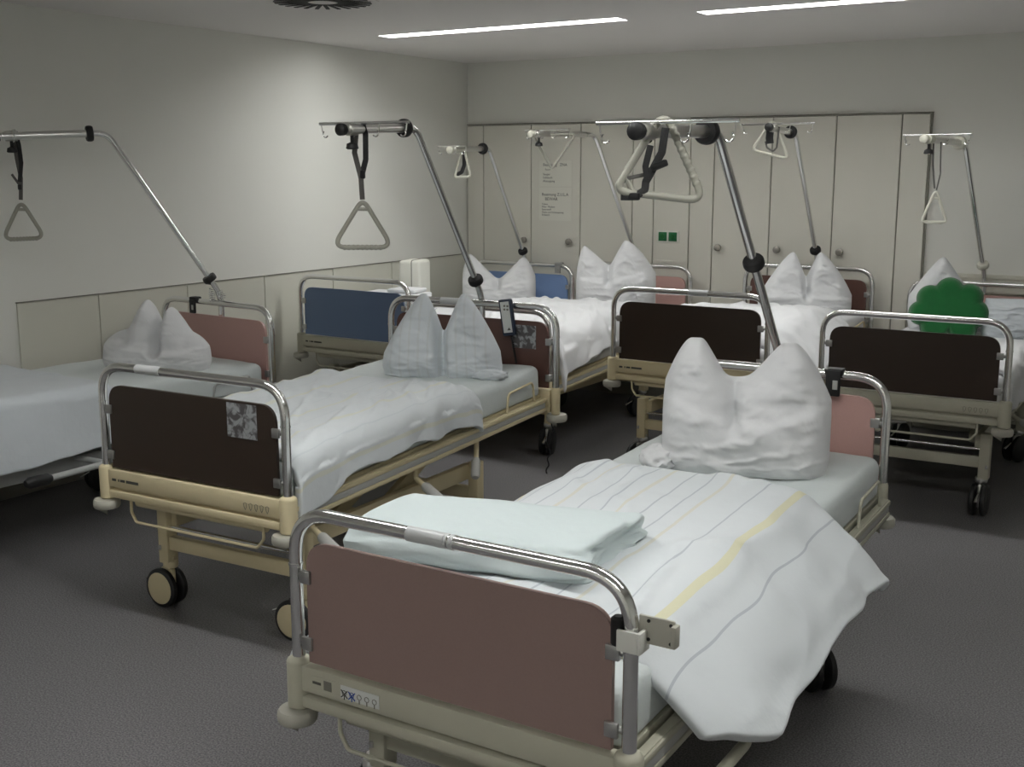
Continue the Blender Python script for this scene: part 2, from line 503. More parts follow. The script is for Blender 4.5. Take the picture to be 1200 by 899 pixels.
def end_beam(bed, q, end, fm, marks=0):
    v = 0.0 if end == 0 else q['L']
    Wd = q['W'] if end == 0 else q['Wh']
    d = -1 if end == 0 else 1
    z0 = wz(q, v, 0); hw = Wd / 2
    b = MB()
    b.box((0, v, z0 - 0.040), (Wd - .05, 0.044, 0.072), 0.005)
    b.box((0, v - d * .010, z0 - 0.080), (Wd - .05, 0.02, 0.02))
    b.box((0, v, z0 - 0.105), (Wd - .05, 0.050, 0.034), 0.008)
    o = b.build('end_beam', fm, bed)
    for s in (-1, 1):
        MB().tube([(s * hw, v, z0 - .130), (s * hw, v, z0 - .126), (s * hw, v, z0 - .004), (s * hw, v, z0 + .003), (s * hw, v, z0 + .010)],
                  [0.030, 0.034, 0.034, 0.031, 0.021] if end == 0 else [0.020, 0.023, 0.023, 0.021, 0.018], 20).build('corner_post', fm, o)
        MB().disc((s * (hw - .002), v + d * 0.016, z0 - .150), (0, 0, 1), 0.054, 0.036, 28).build('bumper', M['bumper'], o)
    if end == 0:
        # secondary rounded rail, wire rack
        MB().tube([(-.34, v + .03, z0 - .138), (.34, v + .03, z0 - .138)], 0.020, 14).build('under_rail', fm, o)
        u = 0.35
        MB().tube(fillet([(-u, v, z0 - .12), (-u, v, z0 - .175), (-u + .03, v - .005, z0 - .212), (u - .03, v - .005, z0 - .212), (u, v, z0 - .175), (u, v, z0 - .12)], .02, 4), 0.006, 8).build('wire_rack', fm, o)
        lb = MB()
        f = v - .0222
        if marks == 2:      # front bed: label plate, small grid, sticker with five pictograms
            MB().box((-.372, f - .0005, z0 - .040), (0.105, .0016, .036), .0).build('type_plate', M['label'] if False else fm, o, False)
            pl = MB(); pl.box((-.405, f - .0016, z0 - .040), (.028, .001, .007)); pl.build('lettering', M['ink'], o, False)
            MB().box((-.368, f - .0016, z0 - .040), (.026, .001, .026)).build('type_mark', M['ink_soft'], o, False)
            st = MB().box((-.262, f - .001, z0 - .042), (0.125, .0014, .036)).build('pictogram_sticker', M['label'], o, False)
            for k in range(5):
                x = -.312 + .0245 * k
                m_ = M['ink_blue'] if k == 1 else (M['ink'] if k == 0 else M['ink_soft'])
                g = MB()
                g.tube([(x + .007 * cos(t * pi / 4), f - .0022, z0 - .044 + .007 * sin(t * pi / 4)) for t in range(8)], .0009, 5, True)
                g.box((x, f - .0022, z0 - .057), (.003, .001, .010))
                if k < 2:
                    for r_ in (.8, -.8):
                        g.box((x, f - .0022, z0 - .047), (.003, .001, .03), 0, Matrix.Rotation(r_, 4, 'Y'))
                g.build('pictogram', m_, o, False)
        if marks >= 1 and marks != 2:
            g = MB()
            for x, wd in ((-.415, .022), (-.388, .006), (-.366, .026)):
                g.box((x, f - .0006, z0 - .044), (wd, .0012, .010))
            g.box((-.312, f - .0006, z0 - .044), (.068, .0012, .011))
            g.build('lettering', M['ink'], o, False)
        if marks == 1:
            for k in range(5):
                x = .285 + .027 * k
                g = MB().tube([(x - .008, f - .001, z0 - .040), (x, f - .001, z0 - .036), (x + .008, f - .001, z0 - .040), (x + .005, f - .001, z0 - .054), (x, f - .001, z0 - .064), (x - .005, f - .001, z0 - .054)], .0011, 5, True)
                g.build('pictogram', M['ink_soft'], o, False)
    return o

def caster(bed, x, y, top, fm, style, yaw):
    R = 0.085
    c = MB()
    c.cyl((x, y, R * 2 + .015), (x, y, top), 0.02, 14)
    dx, dy = sin(yaw), cos(yaw)          # rolling direction
    ox, oy = x - dx * .03, y - dy * .03
    ax = Vector((dy, -dx, 0))
    hub = Vector((ox, oy, R))
    rot = Matrix.Rotation(-yaw, 4, 'Z')
    c.box((ox + dx * .012, oy + dy * .012, R * 1.25), (0.022, 0.075, R * 1.5), 0.01, rot)
    c.disc((x, y, R * 2 + .02), (0, 0, 1), 0.032, 0.03, 18)
    o = c.build('caster', fm if style != 'dark' else M['chrome_dull'], bed)
    for s in (-1, 1):
        cc = hub + ax * s * .028
        w_ = MB().disc(cc, ax, R, 0.030, 32).build('wheel', M['pad_dark'], o)
        MB().disc(hub + ax * s * .041, ax, R * 0.82, 0.010, 28).build('wheel_cover', fm if style != 'dark' else M['pad_dark'], o)
    # brake pedal
    MB().tube(fillet([(ox - dx * .05, oy - dy * .05, R * 1.5), (ox - dx * .12, oy - dy * .12, R * 1.15)], 0, 1) , .008, 8, flat=.5).build('brake_tab', M['chrome'], o)
    return o

def make_bed(k, label, fm, foot_m, head_m, marks=1, style='dark', foot_sticker=None, head_sticker=None, rail_band=None, htape=None, yaws=(0.4, -0.3, 0.2, 0.5)):
    q = BEDS[k]
    L, hw = q['L'], q['W'] / 2
    bed = empty('hospital_bed', (q['x'], q['y'], 0), q['a'], label, 'bed', 'hospital beds in the storage room')
    board(bed, q, 0, foot_m, fm, 'footboard', foot_sticker, rail_band)
    board(bed, q, 1, head_m, fm, 'headboard', head_sticker, htape)
    end_beam(bed, q, 0, fm, marks)
    end_beam(bed, q, 1, fm, 0)
    Z = lambda v, w_: wz(q, v, w_)
    for s in (-1, 1):
        r = MB()
        u = s * (hw - .012)
        r.bar((u, .04, Z(.04, -.075)), (u, L - .04, Z(L - .04, -.075)), 0.026, 0.072, .004)
        r.bar((u + s * .012, .04, Z(.04, -.052)), (u + s * .012, L - .04, Z(L - .04, -.052)), 0.014, 0.018, .003)
        r.bar((u + s * .012, .04, Z(.04, -.098)), (u + s * .012, L - .04, Z(L - .04, -.098)), 0.014, 0.018, .003)
        sr = r.build('side_rail', fm, bed)
        MB().bar((u + s * .014, .05, Z(.05, -.075)), (u + s * .014, L - .05, Z(L - .05, -.075)), 0.004, 0.026, .001).build('rail_inset', M['grip_grey'], sr)
        # mattress retaining hoop near the head
        for vv in (L - .42,):
            MB().tube(fillet([(s * (hw - .008), vv, Z(vv, -.04)), (s * (hw - .010), vv + .02, Z(vv, .055)), (s * (hw - .010), vv + .26, Z(vv, .075)), (s * (hw - .008), vv + .28, Z(vv, -.04))], .03, 5), .006, 8).build('mattress_hoop', fm, bed)
    MB().bar((0, .03, Z(.03, -.045)), (0, L - .03, Z(L - .03, -.045)), hw * 2 - .07, 0.03, .004).build('mattress_platform', fm, bed)
    # chassis
    zc = 0.30
    va, vb = 0.20, L - .55
    ch = MB()
    for s in (-1, 1):
        ch.bar((s * .33, va, .395), (s * .33, vb, .395), 0.035, 0.075, .005)
        for vv in (va, vb):
            ch.box((s * .37, vv, zc + .02), (0.055, 0.06, 0.25), .006)
    for vv in (va, vb):
        ch.box((0, vv, zc - .015), (0.70, 0.035, 0.06), .005)
    c = ch.build('chassis', fm, bed)
    MB().cyl((-.345, va - .005, zc + .055), (.345, va - .005, zc + .055), 0.009, 12).build('push_rod', M['chrome'], c)
    for s in (-1, 1):
        MB().box((s * .385, va, zc - .035), (.014, .075, .02), .004).build('pedal_shaft', M['steel'], c)
    # upper carriage and lifting arms
    up = MB()
    for s in (-1, 1):
        up.bar((s * .30, .25, Z(.25, -.15)), (s * .30, L - .25, Z(L - .25, -.15)), 0.035, 0.05, .005)
    for vv in (.32, L / 2, L - .32):
        up.box((0, vv, Z(vv, -.15)), (.6, .04, .04), .004)
    up.build('upper_carriage', fm, bed)
    for s in (-1, 1):
        for (v0, v1) in ((.42, .80), (L - 1.15, L - .75)):
            MB().bar((s * .26, v0, zc + .06), (s * .26, v1, Z(v1, -.15)), 0.030, 0.055, .004).build('lifting_arm', fm, bed)
    MB().box((0, L / 2 + .1, .36), (.16, .34, .13), .02).build('motor_box', M['greywhite'], bed)
    MB().tube(fillet([(-.18, va + .10, .40), (-.18, va + .02, .44), (-.05, va + .02, .46)], .02, 4), .012, 8).build('locking_lever', M['steel'], bed)
    i = 0
    for vv in (va, vb):
        for s in (-1, 1):
            caster(bed, s * (.405 if k == 'A' else .36), vv, .22, fm, style, yaws[i]); i += 1
    return bed, q

def crank(bed, q, v, d=(.12, -.02, -.06), drop=.05):
    """crank lever under the side rail with a pale grip"""
    u = q['W'] / 2 - .03
    z = wz(q, v, -.11)
    a = Vector((u, v, z)); b = Vector((u, v, z - drop)); d = Vector(d)
    o = MB().tube(fillet([a, b, b + d * .45], .015, 4), .012, 10).build('crank_handle', MATF[bed.name], bed)
    c = b + d * .42; e_ = b + d * 1.25
    MB().tube([c, c.lerp(e_, .12), c.lerp(e_, .9), e_], [.016, .022, .022, .015], 14).build('grip', M['grip_grey'], o)
    return o
MATF = {}

bA, qA = make_bed('A', 'nearest hospital bed, shade-darkened pink footboard facing the camera, greenish grey frame', M['greige'], M['pink_shaded'], M['pink'], marks=2, style='dark', rail_band=[(-.115, -.005), (-.004, .004), (.010, .022)], yaws=(2.6, .5, .9, 2.24))
bB, qB = make_bed('B', 'cream hospital bed left of centre with dark brown boards and a worn sticker', M['cream'], M['brown'], M['brown2'], marks=1, style='cream', foot_sticker=(.20, .345, .205, .335), head_sticker=(.26, .40, .20, .32), rail_band=[(-.27, -.14)], htape=[(-.18, -.03)], yaws=(1.6, 1.5, .3, .6))
bC, qC = make_bed('C', 'hospital bed against the left wall, pink headboard, foot end out of the photo', M['greywhite'], M['pink'], M['pink'], marks=0, style='dark')
bD, qD = make_bed('D', 'back left hospital bed with blue headboard and footboard', M['greige'], M['blue'], M['blue_light'], marks=3, style='dark')
bE, qE = make_bed('E', 'hospital bed by the back wall between the blue bed and the brown one, pink headboard', M['cream'], M['pink'], M['pink'], marks=3, style='dark')
bF, qF = make_bed('F', 'back centre hospital bed with dark brown boards and cream frame', M['cream'], M['brown'], M['brown2'], marks=3, style='dark', rail_band=[(.0, .12)])  # pale band on the foot rail is a painted shine on the chrome
bG, qG = make_bed('G', 'back right hospital bed with dark brown footboard and grey frame', M['greige'], M['brown'], M['pink'], marks=1, style='dark', yaws=(.5, 0.0, .2, .4))
for b_, m_ in ((bA, 'greige'), (bB, 'cream'), (bC, 'greywhite'), (bD, 'greige'), (bE, 'cream'), (bF, 'cream'), (bG, 'greige')):
    MATF[b_.name] = M[m_]
crank(bB, qB, .86, (.13, -.04, -.05)); crank(bB, qB, .16); crank(bB, qB, 1.36, (.05, -.09, -.08))
crank(bG, qG, .5)

def side_lever(bed, q, pts, m, knob=None):
    o = MB().tube(fillet(pts, .04, 6), .015, 12).build('side_lever', m, bed)
    if knob:
        a, b = knob
        MB().tube([a, Vector(a).lerp(Vector(b), .15), Vector(a).lerp(Vector(b), .85), b], [.016, .027, .027, .016], 14).build('grip', M['black'], o)
side_lever(bA, qA, [(.40, .42, .44), (.60, .46, .43), (.60, .20, .43)], M['greige'], ((.60, .21, .43), (.60, .09, .43)))
side_lever(bC, qC, [(.40, .90, .44), (.62, .92, .44), (.62, .62, .43)], M['greywhite'], ((.62, .63, .43), (.62, .50, .43)))

# ------------------------------------------------------------------ mattresses
def mattress(k, lab, m='sheet', t=.135, v0=.035, v1=None, seed=1):
    q = BEDS[k]; L = q['L']; hw = .445
    v1 = v1 or L - .03
    NU, NV, NT = 22, 44, 6
    bm = bmesh.new()
    zt = .122; zb = zt - t - .015
    # ring cross-section (rounded rectangle) along v
    prof = fillet([(-hw, 0, zb), (hw, 0, zb), (hw, 0, zt), (-hw, 0, zt)], [.02, .02, .045, .045], 5, True)
    ring = []
    for i in range(len(prof)):
        a = prof[i]; b = prof[(i + 1) % len(prof)]
        n = max(1, int((b - a).length / .045))
        for j in range(n): ring.append(a.lerp(b, j / n))
    rows = []
    stations = [0, .012, .035, .07] + [.07 + (v1 - v0 - .14) * j / NV for j in range(1, NV)] + [v1 - v0 - .07, v1 - v0 - .035, v1 - v0 - .012, v1 - v0]
    for d in stations:
        e_ = min(d, v1 - v0 - d)
        rr = .045
        sc = 0 if e_ >= rr else rr - sqrt(max(0, rr * rr - (rr - e_) ** 2))
        row = []
        for p in ring:
            x = p.x * (hw - sc) / hw
            zc_ = (zt + zb) / 2; z = zc_ + (p.z - zc_) * ((zt - zb) / 2 - sc * .8) / ((zt - zb) / 2)
            v = v0 + d
            n_ = fbm(x * 4 + seed * 7, v * 4, z * 9, 3) * .006
            side = max(0, (abs(x) - hw + .03) / .03)
            n2 = ridge(fbm(v * 3 + z * 10, x * 3 + seed, 0, 3)) * .004 * side
            row.append(bm.verts.new((x + (n2 + n_ * .5) * (1 if x > 0 else -1) * side, v, wz(q, v, z) + n_ * (1 if z > 0 else 0))))
        rows.append(row)
    n = len(ring)
    for a, b in zip(rows[:-1], rows[1:]):
        for i in range(n):
            bm.faces.new([a[i], a[(i + 1) % n], b[(i + 1) % n], b[i]])
    bm.faces.new(rows[0]); bm.faces.new(list(reversed(rows[-1])))
    mb = MB(); mb.bm.free(); mb.bm = bm
    o = mb.build('mattress', M[m], None, True, 60)
    tag(o, lab, 'mattress', 'mattresses on the hospital beds')
    recentre(o, (0, L / 2, q['z']), (q['x'], q['y'], 0), q['a'])
    return o
mattress('A', 'mattress in a pale greenish sheet on the nearest bed', seed=1)
mattress('B', 'mattress in a pale sheet on the cream bed left of centre', seed=2)
mattress('C', 'mattress in a pale sheet on the bed at the left wall', seed=3)
mattress('D', 'mattress in a white sheet on the blue bed', 'linen', seed=4)
mattress('E', 'mattress under the puffy white duvet behind the cream bed', 'linen', seed=5)
mattress('F', 'mattress under the white duvet on the back centre brown bed', 'linen', seed=6)
mattress('G', 'mattress under the green cushion on the back right bed', 'linen', seed=7)

# ------------------------------------------------------------------ duvets
def duvet(k, lab, m, v0, v1, dl, dr, top, hw=.47, r=.07, slant=.15, amp=.012, famp=.02, seed=1, uc=0.0, thick=.03,
          NU=90, NV=90, group='white duvets on the hospital beds', hem=.012, bulge=0.0, ffreq=9.0, vert=1.0, fdir=0.0, name='duvet', skew=0.0, pf=.03):
    """dl, dr: functions of t (0 foot .. 1 head) giving the hanging length; top: function (u, t) of height over the beam line"""
    q = BEDS[k]
    bm = bmesh.new(); uvl = bm.loops.layers.uv.new('UVMap')
    rows = []; info = []
    for j in range(NV + 1):
        t = j / NV
        a, b = dl(t), dr(t)
        row = []; ir = []
        for i in range(NU + 1):
            s = i / NU
            flat_ = hw - r
            thm = pi / 2 - slant
            arc = r * thm
            lo, hi = -(flat_ + arc + a), flat_ + arc + b
            xi = lo + (hi - lo) * s
            sg = 1 if xi > 0 else -1
            ax = abs(xi)
            if ax < flat_: x, dz_, h = xi, 0, 0
            elif ax < flat_ + arc:
                th = (ax - flat_) / r
                x = sg * (flat_ + r * sin(th)); dz_ = -(r - r * cos(th)); h = 0
            else:
                h = ax - flat_ - arc
                x = sg * (flat_ + r * sin(thm) + h * sin(slant) + bulge * sin(min(1, h / .25) * pi * .7)); dz_ = -(r - r * cos(thm)) - h * cos(slant)
            vv = v0 + (v1 - v0) * t + hem * noise.noise(Vector((xi * 5, seed, t * .5))) * (1 if t in (0, 1) else 1) + skew * xi * (1 - t * .0)
            # puff falls off at the ends
            pe = min(1, min(t, 1 - t) / .06)
            end = sqrt(max(0, 1 - (1 - pe) ** 2))
            z = top(xi, t) - pf * (1 - end) + dz_
            cd, sd = cos(fdir), sin(fdir)
            pu, pv = xi * cd + vv * sd, -xi * sd + vv * cd
            n1 = fbm(pu * 2.2 + seed * 3.1, pv * 2.2, seed, 4) * amp * 1.2
            n2 = max(0, 1 - 3.2 * abs(fbm(pu * ffreq * .45 + seed * 5, pv * 1.3, seed * 2, 3))) ** 2 * famp * .8
            hang = min(1, max(0, (ax - flat_) / .12))
            n3 = noise.noise(Vector((vv * ffreq * .8 + .6 * noise.noise(Vector((vv * 3, h * 4, seed))), h * 1.5, seed))) * famp * 1.6 * hang * vert
            z += (n1 + n2) * (1 - hang * .6)
            x += sg * (n3 + n1 * hang) + 0
            if hang > .99 and h > 0:
                z += noise.noise(Vector((vv * 6, seed * 2, 3))) * hem * min(1, h / .1)
            if h > .0 and slant < .3 and x * sg < hw + .004: x = sg * (hw + .004)
            row.append(bm.verts.new((x + uc, vv, wz(q, vv, z))))
            ir.append((s if False else (xi + .8) / 1.6, t))
        rows.append(row); info.append(ir)
    for j in range(NV):
        for i in range(NU):
            f = bm.faces.new([rows[j][i], rows[j][i + 1], rows[j + 1][i + 1], rows[j + 1][i]])
            for l, (jj, ii) in zip(f.loops, ((j, i), (j, i + 1), (j + 1, i + 1), (j + 1, i))):
                l[uvl].uv = info[jj][ii]
    me = bpy.data.meshes.new(name); bm.to_mesh(me); bm.free()
    for p in me.polygons: p.use_smooth = True
    me.materials.append(m)
    o = bpy.data.objects.new(name, me); COL.objects.link(o)
    sm = o.modifiers.new('solid', 'SOLIDIFY'); sm.thickness = thick; sm.offset = -0.6
    ss = o.modifiers.new('sub', 'SUBSURF'); ss.levels = 1; ss.render_levels = 1
    tag(o, lab, 'duvet', group)
    recentre(o, (0, (v0 + v1) / 2, q['z'] + .1), (q['x'], q['y'], 0), q['a'])
    return o

base = srgb(214, 219, 221)
gr = srgb(184, 190, 196); ye = srgb(216, 214, 184); be = srgb(212, 211, 200)
def P(u): return (u + .8) / 1.6
M['striped'] = stripe_mat('woven_striped_cotton', base, [
    (P(-.46), .008, ye), (P(-.37), .0011, gr), (P(-.30), .0011, gr), (P(-.24), .005, be), (P(-.17), .0011, gr),
    (P(-.10), .0011, gr), (P(-.04), .005, be), (P(.03), .0011, gr), (P(.10), .0011, gr),
    (P(.16), .005, be), (P(.28), .0011, gr), (P(.335), .0011, gr), (P(.385), .008, ye), (P(.435), .0011, gr), (P(.50), .0011, gr)])
ys2 = srgb(217, 219, 208); g2 = srgb(208, 214, 217)
M['faint_stripe'] = stripe_mat('faintly_striped_cotton', srgb(216, 221, 223), [
    (P(-.4), .006, ys2), (P(-.28), .002, g2), (P(-.16), .008, ys2), (P(-.02), .002, g2), (P(.1), .006, ys2), (P(.2), .002, g2), (P(.32), .006, ys2), (P(.45), .002, g2), (P(.55), .005, ys2)])
M['pillow_stripe'] = stripe_mat('faintly_striped_pillow', srgb(214, 220, 224), [(.1 + .08 * i, .008, srgb(209, 214, 216)) for i in range(11)])

duvet('A', 'white duvet with thin grey and yellow stripes spread over the nearest bed', M['striped'], .16, 1.46,
      lambda t: .24 + .03 * sin(t * 9), lambda t: .15 + .13 * min(1, t / .18) ** .6 + .03 * t + .02 * sin(t * 5 + .6),
      lambda u, t: .165 + .03 * t, hw=.475, slant=.72, amp=.010, famp=.022, seed=3, bulge=.035, ffreq=6, fdir=.1, r=.15, skew=.06, thick=.045, vert=1.0, hem=.006, NU=120, NV=120)
duvet('B', 'white duvet bunched up along the right side of the cream bed', M['faint_stripe'], .05, 1.34,
      lambda t: .08, lambda t: .085 + .02 * sin(t * 11) ** 2 + .07 * max(0, 1 - t * 5) ** .5, lambda u, t: .145 + .03 * max(0, u) * 2 * sin(pi * t), hw=.485, slant=.10, hem=.006,
      amp=.007, famp=.021, seed=8, ffreq=10, fdir=.55, thick=.035, r=.09, NU=150, NV=150)
duvet('C', 'plain white duvet hanging down the side of the bed at the left wall', M['linen_cool'], .02, 1.08,
      lambda t: .02, lambda t: .27 + .02 * sin(t * 4), lambda u, t: .165, hw=.485, slant=.06, amp=.008, famp=.010, seed=11, ffreq=4, r=.05, thick=.02)
duvet('D', 'flat white duvet on the blue bed under the foam cushion', M['linen'], .25, 1.1, lambda t: .02, lambda t: .02, lambda u, t: .155,
      hw=.455, amp=.006, famp=.012, seed=12, NU=40, NV=40, thick=.02)
duvet('E', 'puffy white duvet on the back bed with the tallest pillow', M['linen'], .06, 1.32, lambda t: .04, lambda t: .17 - .12 * t,
      lambda u, t: .265 + .03 * sin(pi * t), hw=.52, slant=.12, amp=.016, famp=.035, seed=13, r=.13, ffreq=9, NU=90, NV=90, fdir=.5, pf=.09)
duvet('F', 'white duvet sagging over the right side of the back centre brown bed', M['linen'], .08, 1.50, lambda t: .04, lambda t: .22 + .06 * sin(pi * t),
      lambda u, t: .19 + .05 * sin(pi * t), hw=.50, slant=.62, amp=.016, famp=.03, seed=14, r=.14, ffreq=7, NU=80, NV=80, bulge=.02, fdir=.4, pf=.06)
duvet('G', 'flat white duvet on the back right bed below the green cushion', M['linen'], .12, 1.15, lambda t: .03, lambda t: .18,
      lambda u, t: .165, hw=.48, slant=.10, amp=.012, famp=.02, seed=15, NU=60, NV=60, r=.06)

# ------------------------------------------------------------------ pillows
def pillow(k, lab, m, u, v, wdt, H, peaks, T=.2, rz=0.0, seed=1, valley=.62, sides=.5, band=.42, lean=0.0, slope=None, base_w=None, z0=None, amp=.010, flare=0.0, dome=None, tip=.04, convex=0.0, plateau=.0):
    """pillow standing on its long edge with two pulled-up corners. peaks: [(s, h, slopeL, slopeR)] in units of width and height"""
    q = BEDS[k]
    NS, NTt = 80, 66
    def topc(s):
        D = dome if dome else sides
        vals = [D * (1 - (1 - min(1, sides / D)) * abs(2 * s - 1) ** 4)]
        for (ps, ph, sl, sr) in peaks:
            d = s - ps
            a = abs(d)
            kk = sl if d < 0 else sr
            outer = (d < 0) == (ps < .5)
            a = max(0, a - plateau)
            lin = sqrt(a * a + tip * tip) - tip
            if outer:
                vals.append(ph - kk * lin * (1 - convex) - convex * (ph - sides) * (a / (ps if d < 0 else 1 - ps)) ** 2)
            else:
                vals.append(ph - kk * lin)
        k_ = 38.0
        mx = max(vals)
        return mx + math.log(sum(exp(k_ * (v_ - mx)) for v_ in vals)) / k_ - (.012 if len(vals) > 1 else 0)
    def vcol():
        if len(peaks) < 2: return None
        a, b = peaks[0][0], peaks[1][0]
        best = min((topc(a + (b - a) * i / 60), a + (b - a) * i / 60) for i in range(61))
        return best
    val = vcol()
    bm = bmesh.new(); uvl = bm.loops.layers.uv.new('UVMap')
    grids = []
    uvs = []
    for side in (-1, 1):
        g = []
        for j in range(NTt + 1):
            t = j / NTt
            row = []
            for i in range(NS + 1):
                s = .5 - .5 * cos(pi * i / NS) * (.55) + (i / NS - .5) * .45
                tt = .5 - .5 * cos(pi * t)
                hh = topc(s)
                z = hh * tt
                # outline width changes with height: rounded belly
                zz = min(1, z)
                bw = 1.0 - .10 * max(0, zz - .45) ** 1.5 * 2 - .05 * max(0, .12 - zz) / .12 + flare * (1 - zz) ** 2
                x = (s - .5) * wdt * bw
                # inflation
                dt = (hh - z) * H
                ds = min(s, 1 - s) * wdt
                e1 = min(1, dt / (.55 * T + .03)); e2 = min(1, ds / (.55 * T + .03))
                f = sqrt(max(0, 1 - (1 - e1) ** 2)) * sqrt(max(0, 1 - (1 - e2) ** 2))
                fb = min(1, (z * H + .0) / .05); fb = .72 + .28 * sqrt(max(0, 1 - (1 - fb) ** 2))
                th = T * .5 * f * fb
                th *= 1 + .12 * exp(-((zz - .3) / .2) ** 2)
                bl = band + .05 * sin(s * 5 + seed) - .03 * cos((s - .5) * 6)
                if band > 0:
                    th *= 1 + .20 / (1 + exp((zz - bl) * 110)) - .08
                if val:
                    vs = val[1] + (.02 * (val[0] - zz))
                    dd = (s - vs) * wdt
                    depth = .70 * exp(-(dd / .022) ** 2) * (1 if zz > bl else exp(-((zz - bl) / .06) ** 2))
                    th *= 1 - depth
                y = side * th
                y += lean * z * H
                wr = (max(0, 1 - 3.0 * abs(fbm(x * 4 + seed * 3, z * H * 15 + side, seed, 3))) ** 2 - .2) * amp * f
                wr += fbm(x * 7, z * 5 + seed, side, 3) * amp * 1.2 * f
                y += side * wr
                row.append((x, y, z * H, s, tt))
            g.append(row)
        grids.append(g)
    V = {}
    def vert(side, j, i):
        edge = (i in (0, NS)) or j == NTt
        key = (0 if edge else side, j, i)
        if key not in V:
            a = grids[side][j][i]
            if edge:
                b = grids[1 - side][j][i]
                V[key] = bm.verts.new(((a[0] + b[0]) / 2, (a[1] + b[1]) / 2, a[2]))
            else:
                V[key] = bm.verts.new(a[:3])
        return V[key]
    for side in (0, 1):
        for j in range(NTt):
            for i in range(NS):
                idx = [(j, i), (j, i + 1), (j + 1, i + 1), (j + 1, i)]
                vs = [vert(side, *q_) for q_ in idx]
                try: f = bm.faces.new(vs if side == 0 else list(reversed(vs)))
                except ValueError: continue
                order = idx if side == 0 else list(reversed(idx))
                for l, (jj, ii) in zip(f.loops, order):
                    l[uvl].uv = (grids[side][jj][ii][3], grids[side][jj][ii][4])
    # close the underside
    for i in range(NS):
        vs = [vert(0, 0, i), vert(1, 0, i), vert(1, 0, i + 1), vert(0, 0, i + 1)]
        vs2 = []
        for x in vs:
            if x not in vs2: vs2.append(x)
        if len(vs2) > 2:
            try: bm.faces.new(vs2)
            except ValueError: pass
    bmesh.ops.recalc_face_normals(bm, faces=list(bm.faces))
    me = bpy.data.meshes.new('pillow'); bm.to_mesh(me); bm.free()
    for p in me.polygons: p.use_smooth = True
    me.materials.append(m)
    o = bpy.data.objects.new('pillow', me); COL.objects.link(o)
    ss = o.modifiers.new('sub', 'SUBSURF'); ss.levels = 1; ss.render_levels = 1
    tag(o, lab, 'pillow', 'white pillows with two pulled-up corners')
    R = Matrix.Rotation(q['a'], 4, 'Z')
    zz = wz(q, v, .118) if z0 is None else z0
    o.location = Vector((q['x'], q['y'], 0)) + R @ Vector((u, v, zz))
    o.rotation_euler = (0, 0, q['a'] + rz)
    return o

pillow('A', 'large crisp white pillow with two ears on the nearest bed', M['linen'], .052, 1.81, .605, .49, [(.165, 1.0, 3.0, 1.95), (.76, .985, 1.45, 3.0)], T=.26, rz=.30, seed=2, sides=.50, band=.48, dome=.72, tip=.035, convex=.75, amp=.011, plateau=.03)
pillow('B', 'faintly striped white pillow with two narrow ears on the cream bed', M['pillow_stripe'], .10, 1.60, .565, .415, [(.33, 1.0, 2.3, 3.0), (.71, 1.0, 3.0, 2.3)], T=.20, rz=.35, seed=5, sides=.16, band=0, flare=.10, dome=.50, tip=.035, convex=.35)
pillow('C', 'white pillow with two ears on the bed at the left wall', M['linen'], .10, 1.62, .60, .385, [(.43, 1.0, 3.2, 3.2), (.66, .90, 3.4, 2.8)], T=.28, rz=.55, seed=7, sides=.35, band=.35, dome=.60, tip=.03, convex=.1)
pillow('D', 'wide white pillow with far apart corners in front of the light blue headboard', M['linen'], .02, 1.76, .60, .39, [(.07, 1.0, 3, 1.4), (.86, .95, 1.5, 2.5)], T=.18, rz=.40, seed=9, sides=.5, band=.4, dome=.5, convex=.6)
pillow('E', 'tallest white pillow with wide apart corners, before the back pink headboard', M['linen'], .09, 1.62, .60, .56, [(.07, .92, 3, .85), (.62, 1.0, 2.0, 1.2)], T=.22, rz=.40, seed=10, sides=.55, band=.5, dome=.6, convex=.7, tip=.03)
pillow('F', 'white pillow with two ears leaning apart before the brown back headboard', M['linen'], .10, 1.78, .64, .44, [(.35, 1.0, 2.3, 3.4), (.66, 1.0, 3.4, 2.0)], T=.20, rz=.40, seed=12, sides=.22, band=.3, dome=.48, convex=.4)
pillow('G', 'white pillow with one raised corner behind the green cushion', M['linen'], -.12, 1.80, .60, .49, [(.33, 1.0, 1.7, 1.7)], T=.18, rz=.3, seed=13, sides=.3, band=0, convex=.2)
pillow('G', 'plump flat-topped white pillow right of the green cushion', M['linen_cool'], .33, 1.66, .52, .27, [], T=.18, rz=.3, seed=14, sides=.92, band=0)

def case_flap(p, loc, size, seed, mm):
    """loose crumpled end of the pillow case lying on the mattress"""
    bm = bmesh.new()
    bmesh.ops.create_icosphere(bm, subdivisions=4, radius=1.0)
    for v_ in bm.verts:
        n_ = v_.co.copy()
        k_ = 1 + .28 * ridge(noise.noise(n_ * 2.4 + Vector((seed, 0, 0)))) * .6 + .12 * noise.noise(n_ * 5)
        v_.co = Vector((loc[0] + n_.x * size[0] * k_, loc[1] + n_.y * size[1] * k_, loc[2] + max(-.9, n_.z) * size[2] * k_))
    mb = MB(); mb.bm.free(); mb.bm = bm
    mb.build('case_flap', mm, p, True, 80)
case_flap([o for o in COL.objects if o.name == 'pillow.001'][0], (.25, -.07, .022), (.085, .05, .028), 3, M['pillow_stripe'])
case_flap([o for o in COL.objects if o.name == 'pillow'][0], (-.30, -.04, .035), (.07, .10, .045), 5, M['linen'])

